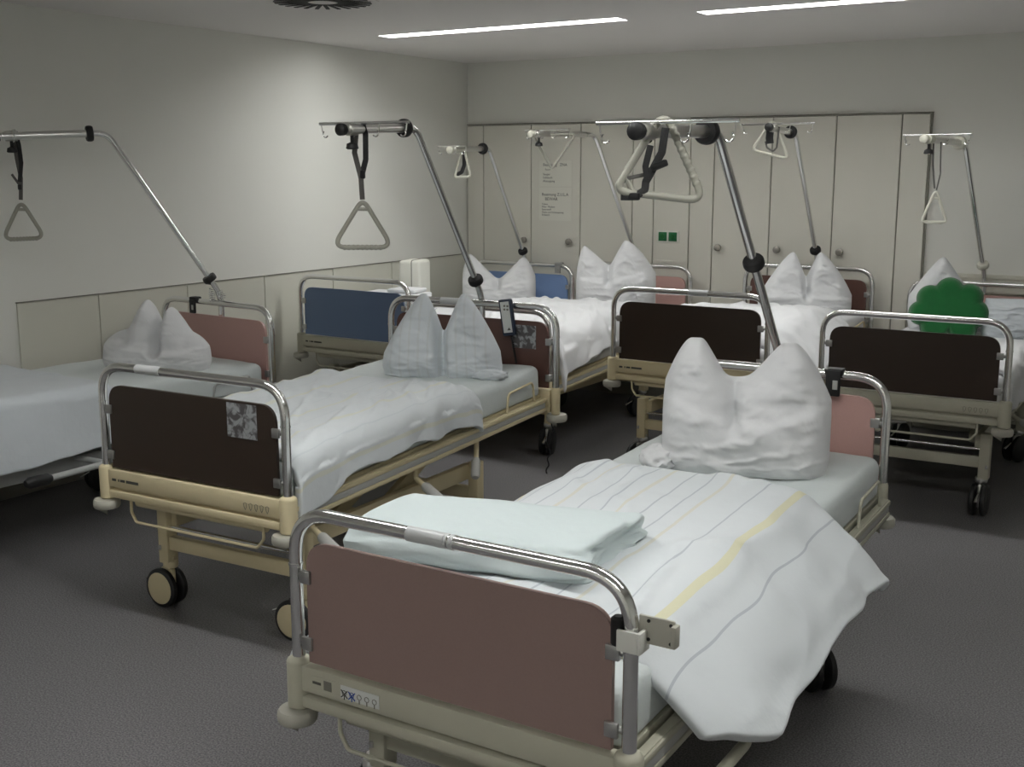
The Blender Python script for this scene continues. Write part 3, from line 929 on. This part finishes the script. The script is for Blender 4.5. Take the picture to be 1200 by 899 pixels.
# ------------------------------------------------------------------ folded blanket roll at the foot of the nearest bed
def blanket():
    q = BEDS['A']
    NU, NR = 60, 48
    bm = bmesh.new()
    rows = []
    u0, u1 = -.55, .15
    for i in range(NU + 1):
        s = i / NU
        e_ = min(1, (1 - s) / .07)
        sc = .80 + .20 * sqrt(max(0, 1 - (1 - e_) ** 2))
        row = []
        for j in range(NR):
            a = 2 * pi * j / NR
            ca, sa = cos(a), sin(a)
            sx = math.copysign(abs(ca) ** .75, ca) * .205
            sz = math.copysign(abs(sa) ** .75, sa) * .064
            g = (ridge(fbm(a * 2.0, s * 2, 4, 3)) * .010 + fbm(s * 3, a, 2, 3) * .010)
            if s > .86: g += noise.noise(Vector((a * 3.2, s * 6, 1))) * .085 * ((s - .86) / .14)
            k = 1 + g * 4
            uu = u0 + (u1 - u0) * s
            vv = .55 + sx * sc * k + .20 * (uu + .1)
            zz = .222 + sz * sc * k
            row.append(bm.verts.new((uu + .03 * noise.noise(Vector((a * 1.5, 1, 3))) * (1 if s > .8 else 0), vv, wz(q, vv, zz))))
        rows.append(row)
    for a, b in zip(rows[:-1], rows[1:]):
        for j in range(NR):
            bm.faces.new([a[j], a[(j + 1) % NR], b[(j + 1) % NR], b[j]])
    for row, rev in ((rows[0], False), (rows[-1], True)):
        c = Vector((0, 0, 0))
        for v_ in row: c += v_.co
        c /= len(row)
        inner = [bm.verts.new(v_.co.lerp(c, .45) + Vector(((-.035 if rev else .01), 0, 0)) + Vector((0, 0, .012 * (-1) ** n_ if rev else 0))) for n_, v_ in enumerate(row)]
        n = len(row)
        for j in range(n): bm.faces.new([row[j], row[(j + 1) % n], inner[(j + 1) % n], inner[j]])
        bm.faces.new(inner)
    mb = MB(); mb.bm.free(); mb.bm = bm
    o = mb.build('folded_blanket', M['roll'], None, True, 75)
    ss = o.modifiers.new('sub', 'SUBSURF'); ss.levels = 1; ss.render_levels = 1
    tag(o, 'rolled pale bedcover lying across the foot of the nearest bed', 'blanket')
    recentre(o, (-.14, .55, q['z'] + .18), (q['x'], q['y'], 0), q['a'])
blanket()

# ------------------------------------------------------------------ foam cushion and linen on the blue bed
def rounded_block(name, c, s, m, rz, lab, cat, bev=.02, seam=None):
    e = empty(name, c, rz, lab, cat)
    MB().box((0, 0, s[2] / 2), s, bev, seg=4).build('cover', m, e)
    if seam:
        MB().tube(fillet([(seam, -s[1] / 2 - .001, .01), (seam, -s[1] / 2 - .001, s[2] + .001), (seam, s[1] / 2 + .001, s[2] + .001)], .02, 4), .003, 6).build('seam', M['joint'], e)
    return e
R_ = Matrix.Rotation(BEDS['D']['a'], 4, 'Z')
pD = Vector((BEDS['D']['x'], BEDS['D']['y'], 0)) + R_ @ Vector((-.15, .88, wz(BEDS['D'], .88, .17)))
rounded_block('foam_cushion', pD, (.17, .22, .325), M['foam'], .25, 'upright white foam block standing on the blue bed', 'cushion', .025, seam=.02)
pD = Vector((BEDS['D']['x'], BEDS['D']['y'], 0)) + R_ @ Vector((-.02, .42, wz(BEDS['D'], .42, .17)))
e = empty('folded_linen', pD, 0, 'low heap of folded white linen just behind the blue footboard', 'linen')
for n_, (dx, dy, sx, sy, sz, zz) in enumerate(((0, 0, .62, .30, .045, 0), (.02, .01, .58, .28, .04, .047), (.05, 0, .46, .26, .035, .09), (.14, .02, .22, .2, .03, .127))):
    MB().box((dx, dy, zz + sz / 2), (sx, sy, sz), .014, Matrix.Rotation(.05 * n_, 4, 'Z'), seg=3).build('fold', M['linen'], e)

# ------------------------------------------------------------------ clover cushion
def clover():
    q = BEDS['G']
    lobes = [(-.125, .055, .085), (-.01, .105, .088), (.11, .07, .085), (.155, -.035, .085), (.08, -.125, .09), (-.09, -.125, .09), (-.175, -.04, .08)]
    def rad(th):
        d = (cos(th), sin(th)); best = .08
        for (x, y, r) in lobes:
            b = x * d[0] + y * d[1]; c = x * x + y * y - r * r
            D = b * b - c
            if D >= 0: best = max(best, b + sqrt(D))
        return best
    NA, NR = 120, 14
    bm = bmesh.new()
    rings = {}
    for side in (-1, 1):
        cen = bm.verts.new((0, side * .065, 0))
        rr = []
        for j in range(1, NR + 1):
            f = j / NR
            if side == 1 and j == NR:
                rr.append(rings[-1][-1]); continue
            row = []
            for i in range(NA):
                th = 2 * pi * i / NA
                R = rad(th) * (1 if True else 1)
                rho = f * R
                d = R - rho
                ff = sqrt(max(0, 1 - (1 - min(1, d / .060)) ** 2))
                crease = 1 - .12 * (1 - min(1, (R - .13) / .08)) * f * f
                row.append(bm.verts.new((rho * cos(th), side * .065 * ff * crease, rho * sin(th))))
            rr.append(row)
        rings[side] = rr
        for i in range(NA):
            vs = [cen, rr[0][i], rr[0][(i + 1) % NA]]
            bm.faces.new(vs)
        for a, b in zip(rr[:-1], rr[1:]):
            for i in range(NA):
                bm.faces.new([a[i], b[i], b[(i + 1) % NA], a[(i + 1) % NA]])
    mb = MB(); mb.bm.free(); mb.bm = bm
    o = mb.build('clover_cushion', M['green'], None, True, 80)
    tag(o, 'green plush clover-leaf cushion leaning on the back right bed', 'cushion')
    R = Matrix.Rotation(q['a'], 4, 'Z')
    o.location = Vector((q['x'], q['y'], 0)) + R @ Vector((-.10, 1.52, wz(q, 1.5, .30)))
    o.rotation_euler = (-.12, 0, .25)
clover()

# black bag just showing at the right edge
e = empty('black_bag', (-.93, 7.72, .80), .2, 'black soft bag half out of the photo beside the flat pillow', 'bag')
MB().box((0, 0, .085), (.22, .16, .17), .05, seg=4).build('body', M['black'], e)
MB().tube(fillet([(-.06, 0, .15), (-.05, 0, .22), (.05, 0, .22), (.06, 0, .15)], .03, 4), .007, 8).build('carry_loop', M['black_strap'], e)

# ------------------------------------------------------------------ trapeze poles and handles
POLES = {   # base point behind the headboard, bend point, arm end (world), bar ends
    'A': ((-1.52, 4.425, 1.05), (-1.52, 3.69, 1.953), (-1.520, 3.105, 1.940), (-1.690, -1.235)),
    'B': ((-3.377, 5.065, 1.147), (-3.364, 4.487, 2.019), (-3.352, 3.956, 1.997), (-3.534, -3.046)),
    'C': ((-5.033, 4.80, 1.09), (-5.323, 4.298, 2.020), (-5.592, 3.832, 1.995), None),
    'D': ((-5.049, 8.24, 1.041), (-5.037, 7.66, 1.979), (-5.026, 7.139, 1.962), (-5.19, -4.93)),
    'E': ((-4.053, 8.307, 1.073), (-4.198, 7.823, 2.074), (-4.376, 7.23, 2.069), (-4.499, -4.05)),
    'F': ((-2.614, 8.300, 1.137), (-2.623, 7.715, 2.060), (-2.631, 7.25, 2.085), (-2.847, -2.359)),
    'G': ((-1.475, 8.349, 1.075), (-1.559, 7.819, 1.984), (-1.657, 7.199, 2.000), (-1.806, -1.40)),
}
PL = {'A': 'chrome lifting pole of the nearest bed, in front of the cupboards', 'B': 'chrome lifting pole of the cream bed left of centre, with a wire hook bar',
      'C': 'chrome lifting pole of the bed at the left wall, reaching out of the photo', 'D': 'short-looking chrome lifting pole of the blue bed',
      'E': 'chrome lifting pole with a light end cap, right of the paper notices', 'F': 'chrome lifting pole of the back centre brown bed',
      'G': 'chrome lifting pole at the far right, before the bare wall'}
RING = {'A': M['black'], 'B': M['black'], 'C': M['black'], 'D': M['black'], 'E': M['handle_light'], 'F': M['black'], 'G': M['handle_light']}
for k, (b, m, t, bar) in POLES.items():
    q = BEDS[k]
    b, m, t = Vector(b), Vector(m), Vector(t)
    org = Vector((b.x, b.y, q['z'] - .12))
    e = empty('lifting_pole', org, 0, PL[k], 'lifting pole', 'lifting poles at the bed heads')
    B_, M_, T_ = b - org, m - org, t - org
    # bend corner: extend the mast a little so the fillet passes through it
    corner = M_
    foot = Vector((0, 0, -.04))
    lean0 = (M_ - B_); lean0.normalize()
    path = fillet([foot, Vector((0, 0, B_.z + .02)), corner, T_], [0, .25, .10, 0], 10)
    MB().tube(path, .0165, 16).build('mast', M['chrome'], e)
    d = (T_ - M_).normalized()
    MB().cyl(M_ + d * .09, T_ - d * .01, .0205, 18).build('arm_sleeve', M['chrome_dull'], e)
    MB().disc(M_ + d * .09, d, .043, .035, 26).build('stop_ring', RING[k] if k not in 'EG' else M['handle_light'], e) if k not in 'E' else None
    lw = Vector((0, 0, B_.z + .02)); ld = (corner - lw).normalized()
    MB().disc(lw + ld * (.55 if k == 'A' else .11), ld, .040, .034, 24).build('lower_ring', RING[k], e)
    MB().cyl((0, 0, -.03), (0, 0, .12), .024, 16).build('pole_socket', M['steel'], e)
    MB().tube([T_, T_ + d * .008, T_ + d * .03, T_ + d * .036], [.024, .026, .026, .018], 16).build('end_cap', M['black'] if k in 'ABCF' else M['handle_light'], e)
    # hook bar across the arm
    side = d.cross(Vector((0, 0, 1))).normalized()
    if side.x < 0: side = -side
    if bar:
        x0, x1 = bar[0] - org.x, bar[1] - org.x
        cen = T_ - d * .055 + Vector((0, 0, .026))
        a0 = cen + side * ((x0 - cen.x) / side.x); a1 = cen + side * ((x1 - cen.x) / side.x)
    else:
        cen = T_ - d * .055 + Vector((0, 0, .026)); a0 = cen - side * .1; a1 = cen + side * .18
    hb = MB().tube([a0, a1], .0065, 10).build('hook_bar', M['chrome'] if k not in 'G' else M['chrome'], e)
    for f_ in ((.02, .33, .68, .98) if bar else (.1, .9)):
        p = a0.lerp(a1, f_)
        sgn = 1 if f_ < .5 else -1
        hk = []
        for i_ in range(9):
            a = -pi * .15 - pi * 1.15 * i_ / 8
            hk.append(p + side * sgn * (.022 + .014 * cos(a)) + Vector((0, 0, -.045 + .014 * sin(a))))
        MB().tube([p + Vector((0, 0, 0)), p + side * sgn * .006 + Vector((0, 0, -.035))] + list(reversed(hk)), .003, 6).build('hook', M['chrome'], hb)
    MB().cyl(T_ - d * .085, T_ - d * .025, .027, 16).build('clamp_sleeve', M['chrome_dull'] if k not in 'G' else M['handle_light'], e)
    if k in 'BCEG':
        c0 = T_ - d * .055
        kn = MB(); kn.cyl(c0 - Vector((0, 0, .02)), c0 - Vector((0, 0, .06)), .008, 10)
        kn.tube([c0 - Vector((0, 0, .055)), c0 - Vector((0, 0, .062)), c0 - Vector((0, 0, .082)), c0 - Vector((0, 0, .086))], [.010, .024, .028, .02], 14)
        kn.build('clamp_knob', M['black'], e)

def handle(apex, left, right, m, lab, straps, r=.0105, rc=.035, slot=True, web=True, knotm='black_strap'):
    A, L_, R2 = Vector(apex), Vector(left), Vector(right)
    org = A.copy()
    e = empty('trapeze_handle', org, 0, lab, 'trapeze handle', 'triangular handles on the lifting poles')
    pts = fillet([A - org, L_ - org, R2 - org], [rc * .8, rc, rc], 8, True)
    MB().tube(pts, r, 12, True).build('triangle_grip', m, e)
    n = (L_ - A).cross(R2 - A).normalized()
    if web:   # small web plate with a slot at the apex, a bar across
        u = (L_ - A).normalized(); v = (R2 - A).normalized()
        p0 = u * .055; p1 = v * .055
        MB().tube([p0, p1], r * .75, 8).build('apex_bar', m, e)
    # finger waves along the lower edge
    a, b = L_ - org, R2 - org
    gp = MB()
    for i in range(9):
        c = a.lerp(b, .2 + .6 * i / 8)
        gp.disc(c, (b - a), r * 1.14, .012, 12)
    gp.build('finger_ridges', m, e)
    for (name, path, wd, th, mm) in straps:
        P_ = [Vector(p) - org for p in path]
        tb = MB()
        tb.tube(fillet(P_, .015, 4), wd / 2, 10, flat=th / (wd / 2) if False else .28, up=tuple(n))
        tb.build(name, mm, e)
    return e

# strap helper: drop between two points, with a buckle
H = handle((-3.35, 4.07, 1.700), (-3.468, 3.995, 1.483), (-3.241, 4.138, 1.483), M['handle'], 'grey triangular handle hanging on a strap over the cream bed',
       [('strap', [(-3.362, 4.055, 2.01), (-3.374, 4.05, 1.90), (-3.355, 4.067, 1.79), (-3.352, 4.07, 1.695)], .024, .003, M['grey_strap']),
        ('strap_loop', [(-3.345, 4.075, 2.025), (-3.338, 4.085, 1.98), (-3.340, 4.085, 1.87), (-3.352, 4.07, 1.80)], .026, .004, M['black_strap'])])
MB().box((0.0, .0, .105), (.030, .016, .038), .006).build('buckle', M['black'], H)
H = handle((-5.553, 3.90, 1.662), (-5.652, 3.84, 1.454), (-5.458, 3.962, 1.463), M['handle'], 'grey triangular handle hanging at the left edge of the photo',
       [('strap', [(-5.568, 3.895, 2.00), (-5.560, 3.90, 1.88), (-5.545, 3.905, 1.78), (-5.553, 3.90, 1.665)], .022, .003, M['grey_strap']),
        ('strap_tail', [(-5.550, 3.90, 1.74), (-5.585, 3.88, 1.80)], .014, .003, M['grey_strap']),
        ('strap_loop', [(-5.556, 3.90, 2.02), (-5.548, 3.91, 1.95), (-5.540, 3.91, 1.86), (-5.550, 3.90, 1.76)], .024, .004, M['black_strap'])])
MB().box((0, 0, .07), (.022, .016, .03), .006).build('buckle', M['black'], H)
H = handle((-1.600, 3.112, 1.768), (-1.478, 3.182, 2.000), (-1.372, 3.248, 1.738), M['handle'], 'grey triangular handle hooked up over the nearest pole with a tangled black strap',
       [('strap', [(-1.465, 3.165, 1.95), (-1.475, 3.165, 1.88), (-1.510, 3.160, 1.815), (-1.520, 3.155, 1.795), (-1.520, 3.150, 1.770), (-1.545, 3.135, 1.752), (-1.585, 3.122, 1.752)], .024, .004, M['black_strap']),
        ('strap_loop', [(-1.500, 3.14, 1.90), (-1.515, 3.14, 1.84), (-1.513, 3.15, 1.80)], .020, .004, M['black_strap']),
        ('strap_end', [(-1.590, 3.115, 1.785), (-1.565, 3.125, 1.805), (-1.525, 3.15, 1.815)], .012, .003, M['grey_strap'])], r=.0115, rc=.030)
MB().box((.055, .020, -.016), (.034, .016, .022), .005).build('buckle', M['black'], H)
MB().box((.120, .05, .075), (.050, .02, .020), .005, Matrix.Rotation(-.35, 4, 'Y')).build('strap_slider', M['black'], H)
H = handle((-5.091, 7.273, 1.762), (-5.035, 7.308, 2.008), (-4.990, 7.335, 1.765), M['handle_light'], 'light triangular handle hooked up over the arm of the blue bed pole',
       [('strap', [(-5.08, 7.28, 1.78), (-5.045, 7.30, 1.80), (-5.03, 7.31, 1.85), (-5.028, 7.31, 1.96)], .03, .004, M['black_strap'])], r=.0095, rc=.02, web=False)
H = handle((-4.308, 7.382, 1.822), (-4.425, 7.310, 2.060), (-4.165, 7.472, 2.072), M['handle'], 'pale triangular handle turned tip down on the pole above the paper notices', [], r=.0085, rc=.022, web=False)
H = handle((-2.640, 7.32, 2.137), (-2.748, 7.255, 1.946), (-2.545, 7.382, 1.886), M['handle_light'], 'light triangular handle slung over the arm of the brown bed pole',
       [('strap', [(-2.645, 7.30, 2.11), (-2.65, 7.30, 2.02), (-2.645, 7.30, 1.985)], .05, .004, M['black_strap']),
        ('strap_loop', [(-2.675, 7.30, 2.0), (-2.665, 7.30, 1.96), (-2.63, 7.32, 1.935), (-2.61, 7.33, 1.96), (-2.60, 7.33, 2.09)], .012, .003, M['grey_strap'])], r=.0095, rc=.026, web=False)
H = handle((-1.611, 7.342, 1.705), (-1.676, 7.301, 1.512), (-1.545, 7.383, 1.508), M['handle_light'], 'light triangular handle hanging on thin cords at the far right',
       [('cord', [(-1.640, 7.325, 1.99), (-1.636, 7.33, 1.85), (-1.62, 7.34, 1.71)], .011, .003, M['grey_strap']),
        ('cord', [(-1.60, 7.34, 1.985), (-1.595, 7.345, 1.84), (-1.592, 7.345, 1.80), (-1.608, 7.34, 1.70)], .009, .003, M['grey_strap'])], r=.0095, rc=.02)

# ------------------------------------------------------------------ small fittings hung on the rails
def to_world(k, u, v, z):
    q = BEDS[k]
    return Vector((q['x'], q['y'], 0)) + Matrix.Rotation(q['a'], 4, 'Z') @ Vector((u, v, z))
# handset on the head rail of B
q = BEDS['B']; zr = wz(q, q['L'], q['H'])
e = empty('bed_remote', to_world('B', .235, q['L'], zr), q['a'], 'navy bed remote with pale keypad hung on the brown headboard rail', 'remote')
R1 = Matrix.Rotation(radians(-9), 4, 'Y')
body = MB().box(Vector((0.012, -.032, -.060)), (.075, .026, .19), .008, R1).build('casing', M['navy'], e)
kp = MB().box(Vector((0.012, -.0465, -.058)), (.052, .003, .16), .003, R1).build('keypad', M['label'], e)
for i in range(2):
    for j in range(2):
        MB().box(Vector((.002 + .018 * i, -.0485, .0 - .018 * j)), (.012, .002, .010), .002, R1).build('button', M['ink_soft'], kp)
MB().prism([Vector((.020, -.049, -.125)), Vector((.040, -.049, -.122)), Vector((.030, -.049, -.110))], (0, 1, 0), .002).build('emblem', M['ink'], kp, False)
MB().tube(fillet([(.0, -.02, .02), (.0, 0, .028), (.0, .024, .01), (0, .022, -.02)], .01, 4), .006, 8).build('hanger', M['black'], e)
cd = []
for i in range(60):
    t = i / 59
    cd.append((.035 + .03 * t + .004 * cos(i * 1.4), -.034 + .004 * sin(i * 1.4), -.155 - .14 * t))
MB().tube(cd, .0035, 6).build('cable', M['black'], e)
# curly cable down the right head corner of B
cd = [(.50 + .006 * sin(i * .9), q['L'] + .03 - .1 * (i / 50), wz(q, q['L'], -.02) - .42 * (i / 50)) for i in range(50)]
o = MB().tube([to_world('B', *p) - to_world('B', .5, q['L'], 0.2) for p in cd], .004, 6).build('power_cable', M['black'])
o.location = to_world('B', .5, q['L'], 0.2)
tag(o, 'thin black cable dangling from the head corner of the cream bed', 'cable')

def rail_bracket(k, u, m1, lab, sz=(.05, .03, .09), lift=.0):
    q = BEDS[k]; z = wz(q, q['L'], q['H'])
    e = empty('rail_bracket', to_world(k, u, q['L'], z), q['a'], lab, 'bracket', 'clip-on brackets on the head rails')
    b = MB(); b.box((0, -.004, .012 + lift), (sz[0] * 1.25, .05, .028), .006)
    b.build('clip', m1, e)
    f = MB().box((0, -.026, -.03), (sz[0], .018, sz[2]), .004).build('holder', m1, e)
    MB().box((sz[0] * .2, -.036, -.035), (sz[0] * .35, .003, sz[2] * .35), .001).build('inset', M['grip_grey'], f)
rail_bracket('A', .245, M['black'], 'black holder clipped on the head rail right of the large pillow', (.055, .03, .10))
rail_bracket('C', -.17, M['black'], 'black holder clipped on the head rail at the left wall', (.045, .03, .08))
rail_bracket('D', .36, M['steel'], 'grey holder clipped on the head rail of the blue bed', (.05, .03, .06))
rail_bracket('G', .30, M['steel'], 'grey holder clipped on the head rail at the far right', (.075, .03, .06))

# cord with springs at the pole base of C
e = empty('spring_hooks', (-5.02, 4.79, 1.10), 0, 'bundle of wire spring hooks beside the pole at the left wall', 'hooks')
for i, (dx, dz_) in enumerate(((-.05, .02), (-.03, 0.0), (.03, .01), (.05, -.01))):
    pts = [(dx + .012 * cos(t * 1.2), -.03 + .012 * sin(t * 1.2), dz_ + .03 - .0022 * t) for t in range(36)]
    MB().tube(pts, .002, 5).build('spring', M['chrome'], e)

# clamp on the right post of the front bed's footboard
q = BEDS['A']
cz = wz(q, 0, q['H'] * .70)
e = empty('rail_clamp', to_world('A', q['W'] / 2, 0, cz), 0, 'metal clamp plate with a dark screw on the right post of the nearest footboard', 'clamp')
c = MB()
c.box((0, -.021, -.012), (.05, .010, .05), .004)
c.box((0, .024, -.012), (.05, .010, .05), .004)
c.box((.028, 0, -.012), (.010, .05, .05), .003)
c.build('jaw', M['white_plastic'], e)
p = MB().box((.055, .012, .012), (.085, .008, .065), .004)
p.box((.100, .006, .012), (.012, .026, .05), .003)
pl = p.build('plate', M['bumper'], e)
for dx, dz_ in ((.03, .034), (.03, -.008), (.088, .034), (.088, -.008)):
    MB().cyl((.01 + dx * .9, .006, dz_), (.01 + dx * .9, .010, dz_), .004, 10).build('screw', M['black'], pl)
MB().tube([(-.032, 0, -.035), (-.032, 0, -.03), (-.032, 0, .028), (-.032, 0, .034)], [.012, .017, .017, .010], 14).build('knob', M['black'], e)
